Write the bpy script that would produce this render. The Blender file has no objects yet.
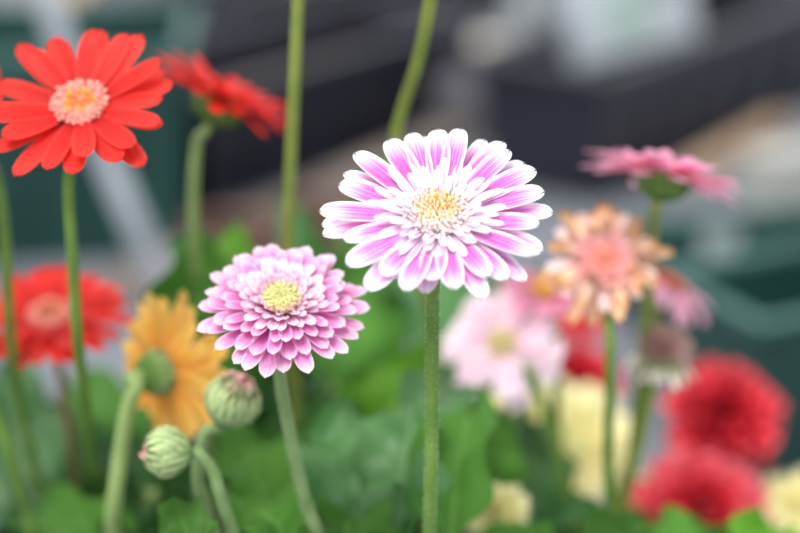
import bpy, bmesh, math, random
from mathutils import Vector, Matrix, noise
PI = math.pi
S = bpy.context.scene
COL = S.collection
# ------------------------------------------------------------------ camera
CAM_Z = 0.70; PITCH = math.radians(20.0); LENS = 85.0
FPX = 800 * LENS / 36.0
cam_d = bpy.data.cameras.new('camera'); cam = bpy.data.objects.new('camera', cam_d); COL.objects.link(cam)
cam_d.lens = LENS; cam_d.sensor_width = 36
cam.location = (0, 0, CAM_Z); cam.rotation_euler = (PI/2 - PITCH, 0, 0)
cam_d.clip_start = 0.02; cam_d.clip_end = 60
cam_d.dof.use_dof = True; cam_d.dof.focus_distance = 0.722; cam_d.dof.aperture_fstop = 3.1
S.camera = cam
# ------------------------------------------------------------------ world: bright overcast sky
w = bpy.data.worlds.new('overcast_sky'); S.world = w; w.use_nodes = True
wn = w.node_tree.nodes; wl = w.node_tree.links
bg = wn['Background']; bg.inputs['Strength'].default_value = 1.25
tc = wn.new('ShaderNodeTexCoord'); sx = wn.new('ShaderNodeSeparateXYZ'); wr = wn.new('ShaderNodeValToRGB')
wl.new(tc.outputs['Generated'], sx.inputs[0]); wl.new(sx.outputs['Z'], wr.inputs[0]); wl.new(wr.outputs[0], bg.inputs['Color'])
e = wr.color_ramp.elements
e[0].position = 0.0; e[0].color = (0.74, 0.77, 0.82, 1); e[1].position = 0.9; e[1].color = (0.96, 0.98, 1.0, 1)
# ------------------------------------------------------------------ veiled sun
sd = bpy.data.lights.new('veiled_sun', 'SUN'); so = bpy.data.objects.new('veiled_sun', sd); COL.objects.link(so)
sd.energy = 2.6; sd.angle = math.radians(28); sd.color = (1.0, 0.975, 0.95)
so.rotation_euler = Vector((0.30, 0.42, -0.95)).to_track_quat('-Z', 'Y').to_euler()
so.location = (-1, -1, 3)
# ------------------------------------------------------------------ exposure
S.view_settings.view_transform = 'Standard'; S.view_settings.look = 'None'
S.view_settings.gamma = 1; S.view_settings.use_curve_mapping = False
S.view_settings.exposure = 0.28

# ================================================================== helpers
FW = Vector((0, math.cos(PITCH), -math.sin(PITCH))); UP = Vector((0, math.sin(PITCH), math.cos(PITCH))); RT = Vector((1, 0, 0))
EYE = Vector((0, 0, CAM_Z))
def ray(px, py): return FW + RT*((px-400)/FPX) + UP*((266.5-py)/FPX)
def at(px, py, Y):                 # the point of a sight line that lies Y metres away over the ground
    r = ray(px, py); return EYE + r*(Y/r.y)
def ground(px, py, z=0.0):
    r = ray(px, py); return EYE + r*((z-CAM_Z)/r.z)
def camvec(v): return (RT*v[0] + UP*v[1] - FW*v[2]).normalized()
def ss(a, b, x):
    t = max(0., min(1., (x-a)/(b-a))); return t*t*(3-2*t)

def nmat(name):
    m = bpy.data.materials.new(name); m.use_nodes = True
    nt = m.node_tree; return m, nt, nt.nodes, nt.links, nt.nodes['Principled BSDF']
def rgba(c): return (c[0], c[1], c[2], 1)
def ramp(n, stops):
    r = n.new('ShaderNodeValToRGB'); els = r.color_ramp.elements
    while len(els) < len(stops): els.new(0.5)
    for el, (p, c) in zip(els, stops): el.position = p; el.color = rgba(c)
    return r
def mixrgb(n, l, fac, a, b, mode='MIX'):
    m = n.new('ShaderNodeMix'); m.data_type = 'RGBA'; m.blend_type = mode
    for sock, v in ((m.inputs[0], fac), (m.inputs[6], a), (m.inputs[7], b)):
        if isinstance(v, bpy.types.NodeSocket): l.new(v, sock)
        elif isinstance(v, (int, float)): sock.default_value = v
        else: sock.default_value = rgba(v)
    return m.outputs[2]
def math_(n, l, op, a, b=None, clamp=False):
    m = n.new('ShaderNodeMath'); m.operation = op; m.use_clamp = clamp
    for k, v in enumerate((a, b)):
        if v is None: continue
        if isinstance(v, (int, float)): m.inputs[k].default_value = v
        else: l.new(v, m.inputs[k])
    return m.outputs[0]
def maprange(n, l, v, a, b, c=0, d=1):
    m = n.new('ShaderNodeMapRange'); m.interpolation_type = 'SMOOTHSTEP'; l.new(v, m.inputs[0])
    for k, x in enumerate((a, b, c, d)): m.inputs[k+1].default_value = x
    return m.outputs[0]

def translucent(nt, p, colsock, amt):
    n, l = nt.nodes, nt.links
    tr = n.new('ShaderNodeBsdfTranslucent'); mx = n.new('ShaderNodeMixShader'); mx.inputs[0].default_value = amt
    l.new(colsock, tr.inputs[0]); l.new(p.outputs[0], mx.inputs[1]); l.new(tr.outputs[0], mx.inputs[2])
    l.new(mx.outputs[0], n['Material Output'].inputs['Surface'])

def petal_mat(name, stops, edge=None, edge_at=(0.55, 1.0), tips=(0.75, 1.0), streak=0.25, streak_col=None, amt=0.25, var=0.12, rough=0.6):
    """colour runs along the petal (u), with its own colour at the sides and fine lengthwise streaks"""
    m, nt, n, l, p = nmat(name)
    uv = n.new('ShaderNodeUVMap'); s = n.new('ShaderNodeSeparateXYZ'); l.new(uv.outputs[0], s.inputs[0])
    u, v = s.outputs[0], s.outputs[1]
    av = math_(n, l, 'ABSOLUTE', math_(n, l, 'MULTIPLY', math_(n, l, 'SUBTRACT', v, 0.5), 2.0))
    oi = n.new('ShaderNodeObjectInfo')
    cx = n.new('ShaderNodeCombineXYZ')
    l.new(math_(n, l, 'MULTIPLY', u, 1.6), cx.inputs[0]); l.new(math_(n, l, 'MULTIPLY', v, 14.0), cx.inputs[1])
    l.new(math_(n, l, 'MULTIPLY', oi.outputs['Random'], 37.0), cx.inputs[2])
    nz = n.new('ShaderNodeTexNoise'); nz.inputs['Scale'].default_value = 1.0; nz.inputs['Detail'].default_value = 3; l.new(cx.outputs[0], nz.inputs['Vector'])
    un = math_(n, l, 'ADD', u, math_(n, l, 'MULTIPLY', math_(n, l, 'SUBTRACT', nz.outputs[0], 0.5), streak))
    r = ramp(n, stops); l.new(un, r.inputs[0]); c = r.outputs[0]
    if streak_col: c = mixrgb(n, l, maprange(n, l, nz.outputs[0], 0.5, 0.72, 0, 0.6), c, streak_col)
    if edge:
        f = maprange(n, l, av, *edge_at)
        c = mixrgb(n, l, f, c, edge)
    hs = n.new('ShaderNodeHueSaturation'); l.new(c, hs.inputs['Color'])
    l.new(maprange(n, l, oi.outputs['Random'], 0, 1, 1-var, 1+var*0.4), hs.inputs['Value']); c = hs.outputs[0]
    l.new(c, p.inputs['Base Color']); p.inputs['Roughness'].default_value = rough
    p.inputs['Specular IOR Level'].default_value = 0.25
    bp = n.new('ShaderNodeBump'); bp.inputs['Strength'].default_value = 0.25; bp.inputs['Distance'].default_value = 0.0008
    l.new(nz.outputs[0], bp.inputs['Height']); l.new(bp.outputs[0], p.inputs['Normal'])
    translucent(nt, p, c, amt)
    return m

def plain_mat(name, col, col2=None, scale=40, rough=0.7, bump=0.0, amt=0.0, metallic=0.0, spec=0.3, bscale=None, detail=4):
    m, nt, n, l, p = nmat(name)
    tcn = n.new('ShaderNodeTexCoord'); nz = n.new('ShaderNodeTexNoise'); l.new(tcn.outputs['Object'], nz.inputs['Vector'])
    nz.inputs['Scale'].default_value = scale; nz.inputs['Detail'].default_value = detail
    col2 = col2 or tuple(x*0.75 for x in col)
    r = ramp(n, [(0.35, col2), (0.65, col)]); l.new(nz.outputs[0], r.inputs[0])
    l.new(r.outputs[0], p.inputs['Base Color']); p.inputs['Roughness'].default_value = rough
    p.inputs['Metallic'].default_value = metallic; p.inputs['Specular IOR Level'].default_value = spec
    if bump:
        nb = n.new('ShaderNodeTexNoise'); l.new(tcn.outputs['Object'], nb.inputs['Vector']); nb.inputs['Scale'].default_value = bscale or scale*3
        bp = n.new('ShaderNodeBump'); bp.inputs['Strength'].default_value = bump; bp.inputs['Distance'].default_value = 0.002
        l.new(nb.outputs[0], bp.inputs['Height']); l.new(bp.outputs[0], p.inputs['Normal'])
    if amt: translucent(nt, p, r.outputs[0], amt)
    return m

def leaf_mat(name, dark, light, rib, rough=0.5, spec=0.2):
    m, nt, n, l, p = nmat(name)
    uv = n.new('ShaderNodeUVMap'); s = n.new('ShaderNodeSeparateXYZ'); l.new(uv.outputs[0], s.inputs[0])
    u, v = s.outputs[0], s.outputs[1]
    av = math_(n, l, 'ABSOLUTE', math_(n, l, 'SUBTRACT', v, 0.5))
    oi = n.new('ShaderNodeObjectInfo')
    tcn = n.new('ShaderNodeTexCoord'); nz = n.new('ShaderNodeTexNoise'); l.new(tcn.outputs['Object'], nz.inputs['Vector'])
    nz.inputs['Scale'].default_value = 28; nz.inputs['Detail'].default_value = 4
    r = ramp(n, [(0.3, dark), (0.7, light)]); l.new(nz.outputs[0], r.inputs[0])
    ph = math_(n, l, 'FRACT', math_(n, l, 'SUBTRACT', math_(n, l, 'MULTIPLY', u, 9.0), math_(n, l, 'MULTIPLY', av, 5.0)))
    vein = maprange(n, l, math_(n, l, 'ABSOLUTE', math_(n, l, 'SUBTRACT', ph, 0.5)), 0.0, 0.10, 0.35, 0.0)
    mid = maprange(n, l, av, 0.012, 0.045, 0.85, 0.0)
    c = mixrgb(n, l, math_(n, l, 'MAXIMUM', vein, mid), r.outputs[0], rib)
    hs = n.new('ShaderNodeHueSaturation'); l.new(c, hs.inputs['Color'])
    l.new(maprange(n, l, oi.outputs['Random'], 0, 1, 0.75, 1.2), hs.inputs['Value'])
    c = hs.outputs[0]
    l.new(c, p.inputs['Base Color']); p.inputs['Roughness'].default_value = rough; p.inputs['Specular IOR Level'].default_value = spec
    h = math_(n, l, 'ADD', math_(n, l, 'MULTIPLY', math_(n, l, 'MAXIMUM', vein, mid), -1.0), nz.outputs[0])
    bp = n.new('ShaderNodeBump'); bp.inputs['Strength'].default_value = 0.5; bp.inputs['Distance'].default_value = 0.0015
    l.new(h, bp.inputs['Height']); l.new(bp.outputs[0], p.inputs['Normal'])
    translucent(nt, p, c, 0.36)
    return m

def mesh_obj(name, verts, faces, mats, parent=None, M=None, uvs=None, midx=None, smooth=True):
    me = bpy.data.meshes.new(name); me.from_pydata([tuple(v) for v in verts], [], faces)
    for m in (mats if isinstance(mats, (list, tuple)) else [mats]): me.materials.append(m)
    if uvs:
        ul = me.uv_layers.new(name='UVMap')
        ul.data.foreach_set('uv', [c for lp in me.loops for c in uvs[lp.vertex_index]])
    if midx: me.polygons.foreach_set('material_index', midx)
    if smooth: me.polygons.foreach_set('use_smooth', [True]*len(me.polygons))
    me.update()
    o = bpy.data.objects.new(name, me); COL.objects.link(o)
    if M is not None: o.matrix_world = M
    if parent is not None:
        o.parent = parent
        M = M if M is not None else Matrix()
        o.matrix_basis = parent.matrix_basis.inverted() @ M
    return o
def tag(o, label, cat, group=None, kind=None):
    o['label'] = label; o['category'] = cat
    if group: o['group'] = group
    if kind: o['kind'] = kind
def empty(name, loc, label, cat, group=None):
    o = bpy.data.objects.new(name, None); COL.objects.link(o); o.empty_display_size = 0.02
    o.matrix_basis = Matrix.Translation(loc); tag(o, label, cat, group); return o

def catmull(pts, per=8):
    P = [pts[0]*2-pts[1]] + list(pts) + [pts[-1]*2-pts[-2]]; out = []
    for i in range(1, len(P)-2):
        a, b, c, d = P[i-1:i+3]
        for k in range(per):
            t = k/per
            out.append(0.5*((2*b) + (c-a)*t + (2*a-5*b+4*c-d)*t*t + (3*b-a-3*c+d)*t**3))
    out.append(pts[-1].copy()); return out
def tube(pts, rad, sides=12, ridge=0.0):
    """verts, faces along a polyline; rad is a function of 0..1"""
    V, F = [], []; n = len(pts); ref = Vector((0.3, -1, 0.1)).normalized()
    for i, p in enumerate(pts):
        t = (pts[min(i+1, n-1)] - pts[max(i-1, 0)]).normalized()
        a = (ref - t*ref.dot(t)).normalized(); b = t.cross(a); r = rad(i/(n-1))
        for k in range(sides):
            an = 2*PI*k/sides; rr = r*(1+ridge*math.cos(an*5))
            V.append(p + a*math.cos(an)*rr + b*math.sin(an)*rr)
        if i:
            for k in range(sides):
                k2 = (k+1) % sides
                F.append(((i-1)*sides+k, (i-1)*sides+k2, i*sides+k2, i*sides+k))
    F.append(tuple(range(sides))[::-1]); F.append(tuple((n-1)*sides+k for k in range(sides)))
    return V, F
def lathe(profile, sides=28, wob=0.0):
    V, F = [], []
    for i, (r, z) in enumerate(profile):
        for k in range(sides):
            a = 2*PI*k/sides; rr = r*(1+wob*math.sin(a*9))
            V.append(Vector((rr*math.cos(a), rr*math.sin(a), z)))
        if i:
            for k in range(sides):
                k2 = (k+1) % sides; F.append(((i-1)*sides+k, (i-1)*sides+k2, i*sides+k2, i*sides+k))
    return V, F

# ------------------------------------------------------------------ petals
def petal_geo(L, W, e0=0., e1=0., cup=0.25, notch=0.06, ridge=0.05, base=0.4, wmax=0.6, tipw=0.30, nu=12, nv=9, twist=0., rng=random):
    """a ray petal that starts at the origin and runs out along +X; e0/e1 = slope at base and tip"""
    V, F, UV = [], [], []
    x = z = 0.; du = L/(nu-1); t1, t2 = rng.uniform(.5, 1.2), rng.uniform(.5, 1.2)
    for i in range(nu):
        u = 1-(1-i/(nu-1))**1.45
        th = e0 + (e1-e0)*u**1.4
        if i: du = L*(u-u_); x += math.cos(th)*du; z += math.sin(th)*du
        u_ = u
        if u < wmax: s = base + (1-base)*math.sin(PI/2*u/wmax)
        else:
            q = (u-wmax)/(1-wmax); s = tipw + (1-tipw)*math.sqrt(max(0., 1-q**2.3))
        tw = twist*u
        for j in range(nv):
            v = -1+2*j/(nv-1)
            y = v*W*0.5*s
            dz = cup*W*0.5*s*(v*v-0.3) + ridge*W*math.cos(v*PI*2)*0.5*(0.3+0.7*u)
            dx = 0.
            if u > 0.8:
                k = (u-0.8)/0.2
                nt_ = notch*(t1 if v < 0 else t2)*math.exp(-((abs(v)-.34)/.16)**2)
                dx = -k*k*L*(0.035*abs(v)**2 + nt_)
            yy = y*math.cos(tw) - dz*math.sin(tw); zz = y*math.sin(tw) + dz*math.cos(tw)
            V.append(Vector((x+dx*math.cos(th) - zz*math.sin(th), yy, z+dx*math.sin(th) + zz*math.cos(th)))); UV.append((u, j/(nv-1)))
        if i:
            for j in range(nv-1):
                a = (i-1)*nv+j; F.append((a, a+nv, a+nv+1, a+1))
    return V, F, UV

def frame(C, N, spin=0.):
    N = N.normalized(); X = (RT - N*RT.dot(N)).normalized(); Y = N.cross(X)
    M = Matrix((X, Y, N)).transposed().to_4x4(); M.translation = C
    return M @ Matrix.Rotation(spin, 4, 'Z')

def add_ring(root, M, n, rb, z, L, W, e0, e1, mat, name='petal', jit=0.06, ej=0.08, rng=random, phase=0., skip=None, **kw):
    for k in range(n):
        az = phase + 2*PI*(k + rng.uniform(-jit, jit)*3)/n
        if skip and skip(az): continue
        d = rng.uniform(-ej, ej); LL = L*rng.uniform(1-jit*1.5, 1+jit*0.8)
        V, F, UV = petal_geo(LL, W*rng.uniform(.88, 1.1), e0+d, e1+d*1.8, twist=rng.uniform(-.15, .15), rng=rng, **kw)
        Mp = M @ Matrix.Rotation(az, 4, 'Z') @ Matrix.Translation((rb, 0, z + rng.uniform(-.0004, .0004)))
        mesh_obj(name, V, F, mat, root, Mp, UV)

def add_disc(root, M, r, h, mats, n=160, size=0.0011, zones=(0.45,), name='flower_disc', rng=random, dimple=0.0, spike=1.6, lean=0.7, base_mat=None):
    """dome packed with small florets in a sunflower spiral"""
    V, F, mi = [], [], []
    def dome(q): return h*(1-q*q) - dimple*math.exp(-(q/0.25)**2)
    Vl, Fl = lathe([(r*q*0.96, dome(q) - size*0.4) for q in [1, .85, .7, .55, .4, .25, .12, .001]] , 24)
    V += Vl; F += Fl; mi += [len(mats)-1 if base_mat is None else base_mat]*len(Fl)
    for k in range(n):
        q = math.sqrt((k+.5)/n); a = k*2.39996 + rng.uniform(-.1, .1)
        p = Vector((r*q*math.cos(a), r*q*math.sin(a), dome(q)))
        d = Vector((math.cos(a)*q*lean, math.sin(a)*q*lean, 1)).normalized()
        s = size*rng.uniform(.75, 1.25)*(0.75+.4*q); ln = s*spike*rng.uniform(.8, 1.3)
        X = d.orthogonal().normalized(); Y = d.cross(X); b0 = len(V)
        prof = [(.45, -.6), (.62, .2), (.95, .8), (.55, 1.05), (0.05, .85)]
        for (rr, zz) in prof:
            for t in range(6):
                an = t*PI/3; lob = 1.0 if (rr < .9 or t % 2 == 0) else 0.62
                V.append(p + (X*math.cos(an)+Y*math.sin(an))*s*rr*lob + d*ln*zz)
        zi = 0
        while zi < len(zones) and q + rng.uniform(-.08, .08) > zones[zi]: zi += 1
        for i in range(1, len(prof)):
            for t in range(6):
                F.append((b0+(i-1)*6+t, b0+(i-1)*6+(t+1) % 6, b0+i*6+(t+1) % 6, b0+i*6+t)); mi.append(zi)
    return mesh_obj(name, V, F, mats, root, M, midx=mi)

def add_calyx(root, M, r, h, mat, n=26, rng=random, zt=-0.001, rows=3, bract_len=1.0):
    """green cup behind the flower with overlapping pointed bracts"""
    V, F = lathe([(r*.18, zt-h), (r*.45, zt-h*.96), (r*.75, zt-h*.75), (r*.93, zt-h*.4), (r, zt)], 28, .02)
    cal = mesh_obj('calyx', V, F, mat, root, M)
    prof = [(r*.30, -h*1.0), (r*.66, -h*.86), (r*.9, -h*.55)]
    Vb, Fb, UVb = [], [], []
    for rw in range(rows):
        rb, zb = prof[rw]
        for k in range(n):
            az = 2*PI*(k+.5*rw+rng.uniform(-.15, .15))/n
            e0 = [0.35, 0.75, 1.15][rw]; e1 = [1.2, 1.35, 1.45][rw]
            Vp, Fp, Up = petal_geo(h*[.75, .8, .8][rw]*bract_len*rng.uniform(.85, 1.15), r*.30, e0, e1, cup=-.35, notch=0, ridge=0, base=.8, wmax=.3, tipw=.06, nu=7, nv=5, rng=rng)
            Mp = Matrix.Rotation(az, 4, 'Z') @ Matrix.Translation((rb*1.03, 0, zt+zb))
            o = len(Vb); Vb += [Mp @ v for v in Vp]; Fb += [tuple(i+o for i in f) for f in Fp]; UVb += Up
    # the bracts are one overlapping green cover on the calyx
    mesh_obj('bract_cover', Vb, Fb, mat, root, M, UVb)
    return cal

def add_stem(root, pts, r0, r1, mat, hair=0, rng=random, name='stem', hair_mat=None):
    P = catmull(pts, 8)
    V, F = tube(P, lambda t: r0+(r1-r0)*t, 14, .03)
    st = mesh_obj(name, V, F, mat, root)
    if hair:
        Vh, Fh = [], []
        for k in range(hair):
            i = rng.randrange(len(P)-1); t = rng.random(); p = P[i].lerp(P[i+1], t)
            ax = (P[i+1]-P[i]).normalized(); a = ax.orthogonal().normalized(); an = rng.uniform(0, 2*PI)
            d = Matrix.Rotation(an, 3, ax) @ a; rr = r0+(r1-r0)*((i+t)/len(P))
            q = p + d*rr*.95; tip = q + (d + ax*rng.uniform(-.4, .4))*rng.uniform(.0006, .0013); sd_ = ax.cross(d)*.00006
            o = len(Vh); Vh += [q-sd_, q+sd_, tip, q+ax*.0001]; Fh += [(o, o+1, o+2), (o+1, o+3, o+2)]
        hh = mesh_obj('stem_hair', Vh, Fh, hair_mat or mat, st, None); hh['kind'] = 'stuff'
        hh.matrix_basis = Matrix(); hh.parent = st; hh.matrix_parent_inverse = Matrix()
    return st

# ================================================================== materials
WHITE = (0.92, 0.87, 0.91)
M_hero = petal_mat('white_edged_pink_petal', [(0.0, (.93, .80, .90)), (0.22, (.80, .28, .66)), (0.42, (.69, .13, .54)), (0.64, (.74, .20, .61)), (0.82, (.90, .60, .82)), (0.92, (.95, .93, .95))], edge=(.95, .92, .95), edge_at=(.55, 1.02), streak=.42, streak_col=(.93, .72, .88), amt=.30)
M_hero_in = petal_mat('blush_inner_petal', [(0., (.90, .58, .80)), (.5, (.92, .72, .86)), (.8, WHITE), (1, (.95, .93, .94))], edge=WHITE, streak=.2, amt=.4)
M_dbl = petal_mat('pink_double_petal', [(0., (.74, .18, .50)), (.45, (.72, .13, .47)), (.75, (.84, .32, .62)), (.95, (.95, .78, .88))], edge=(.92, .66, .82), edge_at=(.6, 1.05), streak=.25, amt=.35)
M_dbl_in = petal_mat('pale_double_petal', [(0., (.74, .22, .48)), (.5, (.84, .38, .62)), (.8, (.95, .84, .91)), (1, (.95, .9, .93))], edge=(.93, .8, .89), streak=.2, amt=.38)
M_red = petal_mat('scarlet_petal', [(0., (.62, .012, .010)), (.5, (.80, .022, .016)), (1., (.88, .040, .028))], edge=(.86, .05, .035), streak=.3, amt=.38, var=.2, rough=.5)
M_red_dk = petal_mat('deep_scarlet_petal', [(0., (.50, .008, .010)), (.5, (.70, .012, .014)), (1., (.80, .022, .022))], streak=.3, amt=.22, var=.3)
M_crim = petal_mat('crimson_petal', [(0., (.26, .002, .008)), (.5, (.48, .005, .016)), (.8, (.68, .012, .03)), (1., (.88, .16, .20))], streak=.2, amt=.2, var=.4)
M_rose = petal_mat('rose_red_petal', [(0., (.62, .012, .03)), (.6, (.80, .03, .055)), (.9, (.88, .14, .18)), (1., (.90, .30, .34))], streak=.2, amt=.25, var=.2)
M_orange = petal_mat('orange_petal', [(0., (.90, .34, .03)), (.4, (.95, .50, .07)), (1., (.96, .62, .15))], edge=(.96, .66, .22), streak=.3, amt=.45, var=.2)
M_pink = petal_mat('rose_pink_petal', [(0., (.84, .22, .38)), (.6, (.93, .38, .56)), (1., (.95, .54, .69))], edge=(.95, .56, .72), streak=.3, amt=.55, var=.2)
M_pink_d = petal_mat('dusky_pink_petal', [(0., (.78, .26, .42)), (.6, (.88, .42, .58)), (1., (.92, .54, .68))], edge=(.9, .55, .68), streak=.3, amt=.42, var=.25)
M_pale = petal_mat('pale_pink_petal', [(0., (.92, .76, .76)), (.3, (.92, .60, .72)), (.7, (.93, .68, .79)), (1., (.94, .82, .88))], edge=(.94, .80, .87), streak=.4, amt=.25, var=.12)
M_peach = petal_mat('fading_peach_petal', [(0., (.88, .42, .34)), (.45, (.94, .66, .54)), (.75, (.90, .60, .38)), (1., (.66, .32, .09))], edge=(.86, .52, .26), edge_at=(.6, 1.1), streak=.6, amt=.2, var=.3)
M_peach_p = petal_mat('peach_pink_petal', [(0., (.86, .42, .40)), (.5, (.93, .66, .64)), (1., (.92, .72, .66))], streak=.6, amt=.2, var=.2)
M_salmon = petal_mat('salmon_inner_petal', [(0., (.82, .30, .30)), (.6, (.90, .46, .46)), (1, (.94, .62, .60))], streak=.3, amt=.2, var=.2)
M_yellow = petal_mat('pale_yellow_petal', [(0., (.80, .66, .20)), (.5, (.86, .78, .34)), (1., (.90, .86, .52))], edge=(.90, .85, .5), streak=.3, amt=.28, var=.15)
M_stem = plain_mat('stem_green', (.17, .30, .055), (.11, .22, .035), 60, .5, amt=.08, bump=.2, bscale=700)
M_stem_pale = plain_mat('pale_stem_green', (.34, .46, .16), (.26, .38, .12), 60, .5, amt=.1)
M_stem_olive = plain_mat('olive_stem_green', (.27, .34, .07), (.20, .27, .05), 60, .5, amt=.08)
M_stem_fuzzy = plain_mat('downy_stem_green', (.24, .36, .14), (.17, .27, .09), 90, .75, amt=.08, bump=.4, bscale=900)
M_hair = plain_mat('white_down', (.75, .82, .62), (.7, .78, .6), 10, .8, amt=.4)
M_stem_brown = plain_mat('browning_stem', (.30, .20, .10), (.20, .16, .07), 60, .6)
M_calyx = petal_mat('calyx_green', [(0., (.10, .20, .04)), (.5, (.22, .36, .09)), (.85, (.42, .55, .26)), (1., (.6, .66, .42))], edge=(.10, .20, .05), streak=.2, amt=.12, var=.2, rough=.75)
M_bract = petal_mat('bud_bract', [(0., (.20, .34, .10)), (.5, (.38, .52, .24)), (.85, (.58, .64, .30)), (1., (.84, .80, .56))], edge=(.20, .31, .10), edge_at=(.3, .9), streak=.3, amt=.12, var=.25, rough=.8)
M_bud_pink = petal_mat('bud_pink_tip', [(0., (.60, .42, .30)), (.6, (.70, .32, .30)), (1., (.78, .40, .38))], edge=(.82, .66, .52), streak=.3, amt=.2, var=.2, rough=.7)
M_f_white = plain_mat('white_floret', (.93, .84, .80), (.90, .72, .66), 300, .6, amt=.15)
M_f_gold = plain_mat('golden_floret', (.88, .52, .10), (.74, .34, .04), 300, .6, amt=.1)
M_f_cream = plain_mat('cream_floret', (.92, .78, .48), (.86, .62, .30), 300, .6, amt=.15)
M_f_lime = plain_mat('lime_floret', (.78, .80, .38), (.70, .74, .30), 300, .6, amt=.1)
M_f_orange = plain_mat('orange_floret', (.86, .30, .04), (.80, .20, .03), 300, .6)
M_f_salmon = plain_mat('salmon_floret', (.88, .44, .36), (.86, .30, .24), 300, .6)
M_f_rust = plain_mat('rust_floret', (.55, .14, .08), (.35, .08, .04), 300, .6)
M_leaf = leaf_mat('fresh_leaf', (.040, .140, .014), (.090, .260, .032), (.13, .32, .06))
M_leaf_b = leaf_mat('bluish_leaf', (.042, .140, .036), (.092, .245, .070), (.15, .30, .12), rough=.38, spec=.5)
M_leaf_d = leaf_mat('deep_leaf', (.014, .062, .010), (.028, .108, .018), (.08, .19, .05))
M_leaf_l = leaf_mat('bright_leaf', (.080, .250, .016), (.140, .360, .032), (.25, .46, .09))
M_char = plain_mat('charcoal_plastic', (.020, .021, .034), (.014, .015, .024), 8, .45, bump=.15, bscale=600, spec=.4)
M_char_rim = plain_mat('lighter_charcoal_plastic', (.055, .058, .072), (.04, .042, .052), 8, .4, spec=.5)  # trough rims, a lighter charcoal than the bodies
M_green = plain_mat('dark_green_plastic', (.010, .055, .046), (.006, .038, .032), 6, .45, spec=.45)
M_green_rim = plain_mat('green_plastic_rim', (.025, .110, .092), (.018, .085, .07), 6, .4, spec=.5)
M_soil = plain_mat('potting_soil', (.035, .024, .016), (.012, .009, .007), 120, .95, bump=1., bscale=200)
M_terra = plain_mat('terracotta', (.30, .15, .11), (.20, .095, .07), 14, .85, bump=.2)
M_wood = plain_mat('weathered_wood', (.24, .20, .175), (.15, .125, .11), 18, .85, bump=.4)
M_wood_tan = plain_mat('tan_wood', (.46, .33, .22), (.34, .24, .16), 14, .8, bump=.3)
M_cream = plain_mat('cream_wood', (.62, .56, .47), (.5, .44, .36), 14, .8)
M_pipe = plain_mat('galvanised_pipe', (.44, .48, .52), (.32, .35, .38), 12, .45, metallic=.25, spec=.5)
M_post = plain_mat('grey_painted_metal', (.40, .43, .44), (.32, .34, .35), 12, .5)
M_conc = plain_mat('pale_concrete', (.42, .42, .39), (.32, .32, .30), 12, .9, bump=.3)
M_sack = plain_mat('grey_sacking', (.13, .13, .15), (.06, .055, .06), 22, .8, bump=.6)
M_card = plain_mat('white_card', (.50, .54, .59), (.42, .46, .50), 5, .5)
M_print_g = plain_mat('pale_green_print', (.33, .44, .40), (.30, .40, .36), 30, .5)
M_print_d = plain_mat('grey_print', (.20, .22, .26), (.16, .18, .2), 30, .5)
M_black = plain_mat('black_pot_plastic', (.012, .012, .014), (.008, .008, .01), 8, .4, spec=.5)
# paving: blue-grey, mottled
mg, nt, n, l, p = nmat('blue_grey_paving')
tcg = n.new('ShaderNodeTexCoord'); n1 = n.new('ShaderNodeTexNoise'); l.new(tcg.outputs['Object'], n1.inputs['Vector']); n1.inputs['Scale'].default_value = 5; n1.inputs['Detail'].default_value = 6
n2 = n.new('ShaderNodeTexNoise'); l.new(tcg.outputs['Object'], n2.inputs['Vector']); n2.inputs['Scale'].default_value = 90; n2.inputs['Detail'].default_value = 3
r1 = ramp(n, [(.35, (.085, .10, .125)), (.65, (.17, .195, .23))]); l.new(n1.outputs[0], r1.inputs[0])
cg = mixrgb(n, l, .35, r1.outputs[0], ramp(n, [(.3, (.05, .05, .06)), (.7, (.28, .28, .29))]).outputs[0])
r2 = [x for x in n if x.type == 'VALTORGB'][-1]; l.new(n2.outputs[0], r2.inputs[0])
l.new(cg, p.inputs['Base Color']); p.inputs['Roughness'].default_value = .8
bp = n.new('ShaderNodeBump'); bp.inputs['Strength'].default_value = .4; bp.inputs['Distance'].default_value = .004; l.new(n2.outputs[0], bp.inputs['Height']); l.new(bp.outputs[0], p.inputs['Normal'])

# ================================================================== the setting
def box_geo(x0, x1, y0, y1, z0, z1, bev=0.0):
    bm = bmesh.new(); bmesh.ops.create_cube(bm, size=1)
    for v in bm.verts: v.co = Vector(((x0+x1)/2+v.co.x*(x1-x0), (y0+y1)/2+v.co.y*(y1-y0), (z0+z1)/2+v.co.z*(z1-z0)))
    if bev: bmesh.ops.bevel(bm, geom=bm.edges[:], offset=bev, segments=2, affect='EDGES', profile=.6)
    bm.verts.index_update(); V = [v.co.copy() for v in bm.verts]; F = [tuple(v.index for v in f.verts) for f in bm.faces]; bm.free()
    return V, F
def box(name, mat, x, y, z, M=None, parent=None, bev=.002):
    V, F = box_geo(*x, *y, *z, bev); return mesh_obj(name, V, F, mat, parent, M, smooth=False)
g = 60
V = [Vector((-4+8*i/g, -1+9*j/g, 0.0025*noise.noise(Vector((i*.4, j*.4, 0)))-.003)) for j in range(g+1) for i in range(g+1)]
F = [(j*(g+1)+i, j*(g+1)+i+1, (j+1)*(g+1)+i+1, (j+1)*(g+1)+i) for j in range(g) for i in range(g)]
fl = mesh_obj('floor', V, F, mg); fl['kind'] = 'structure'

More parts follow.
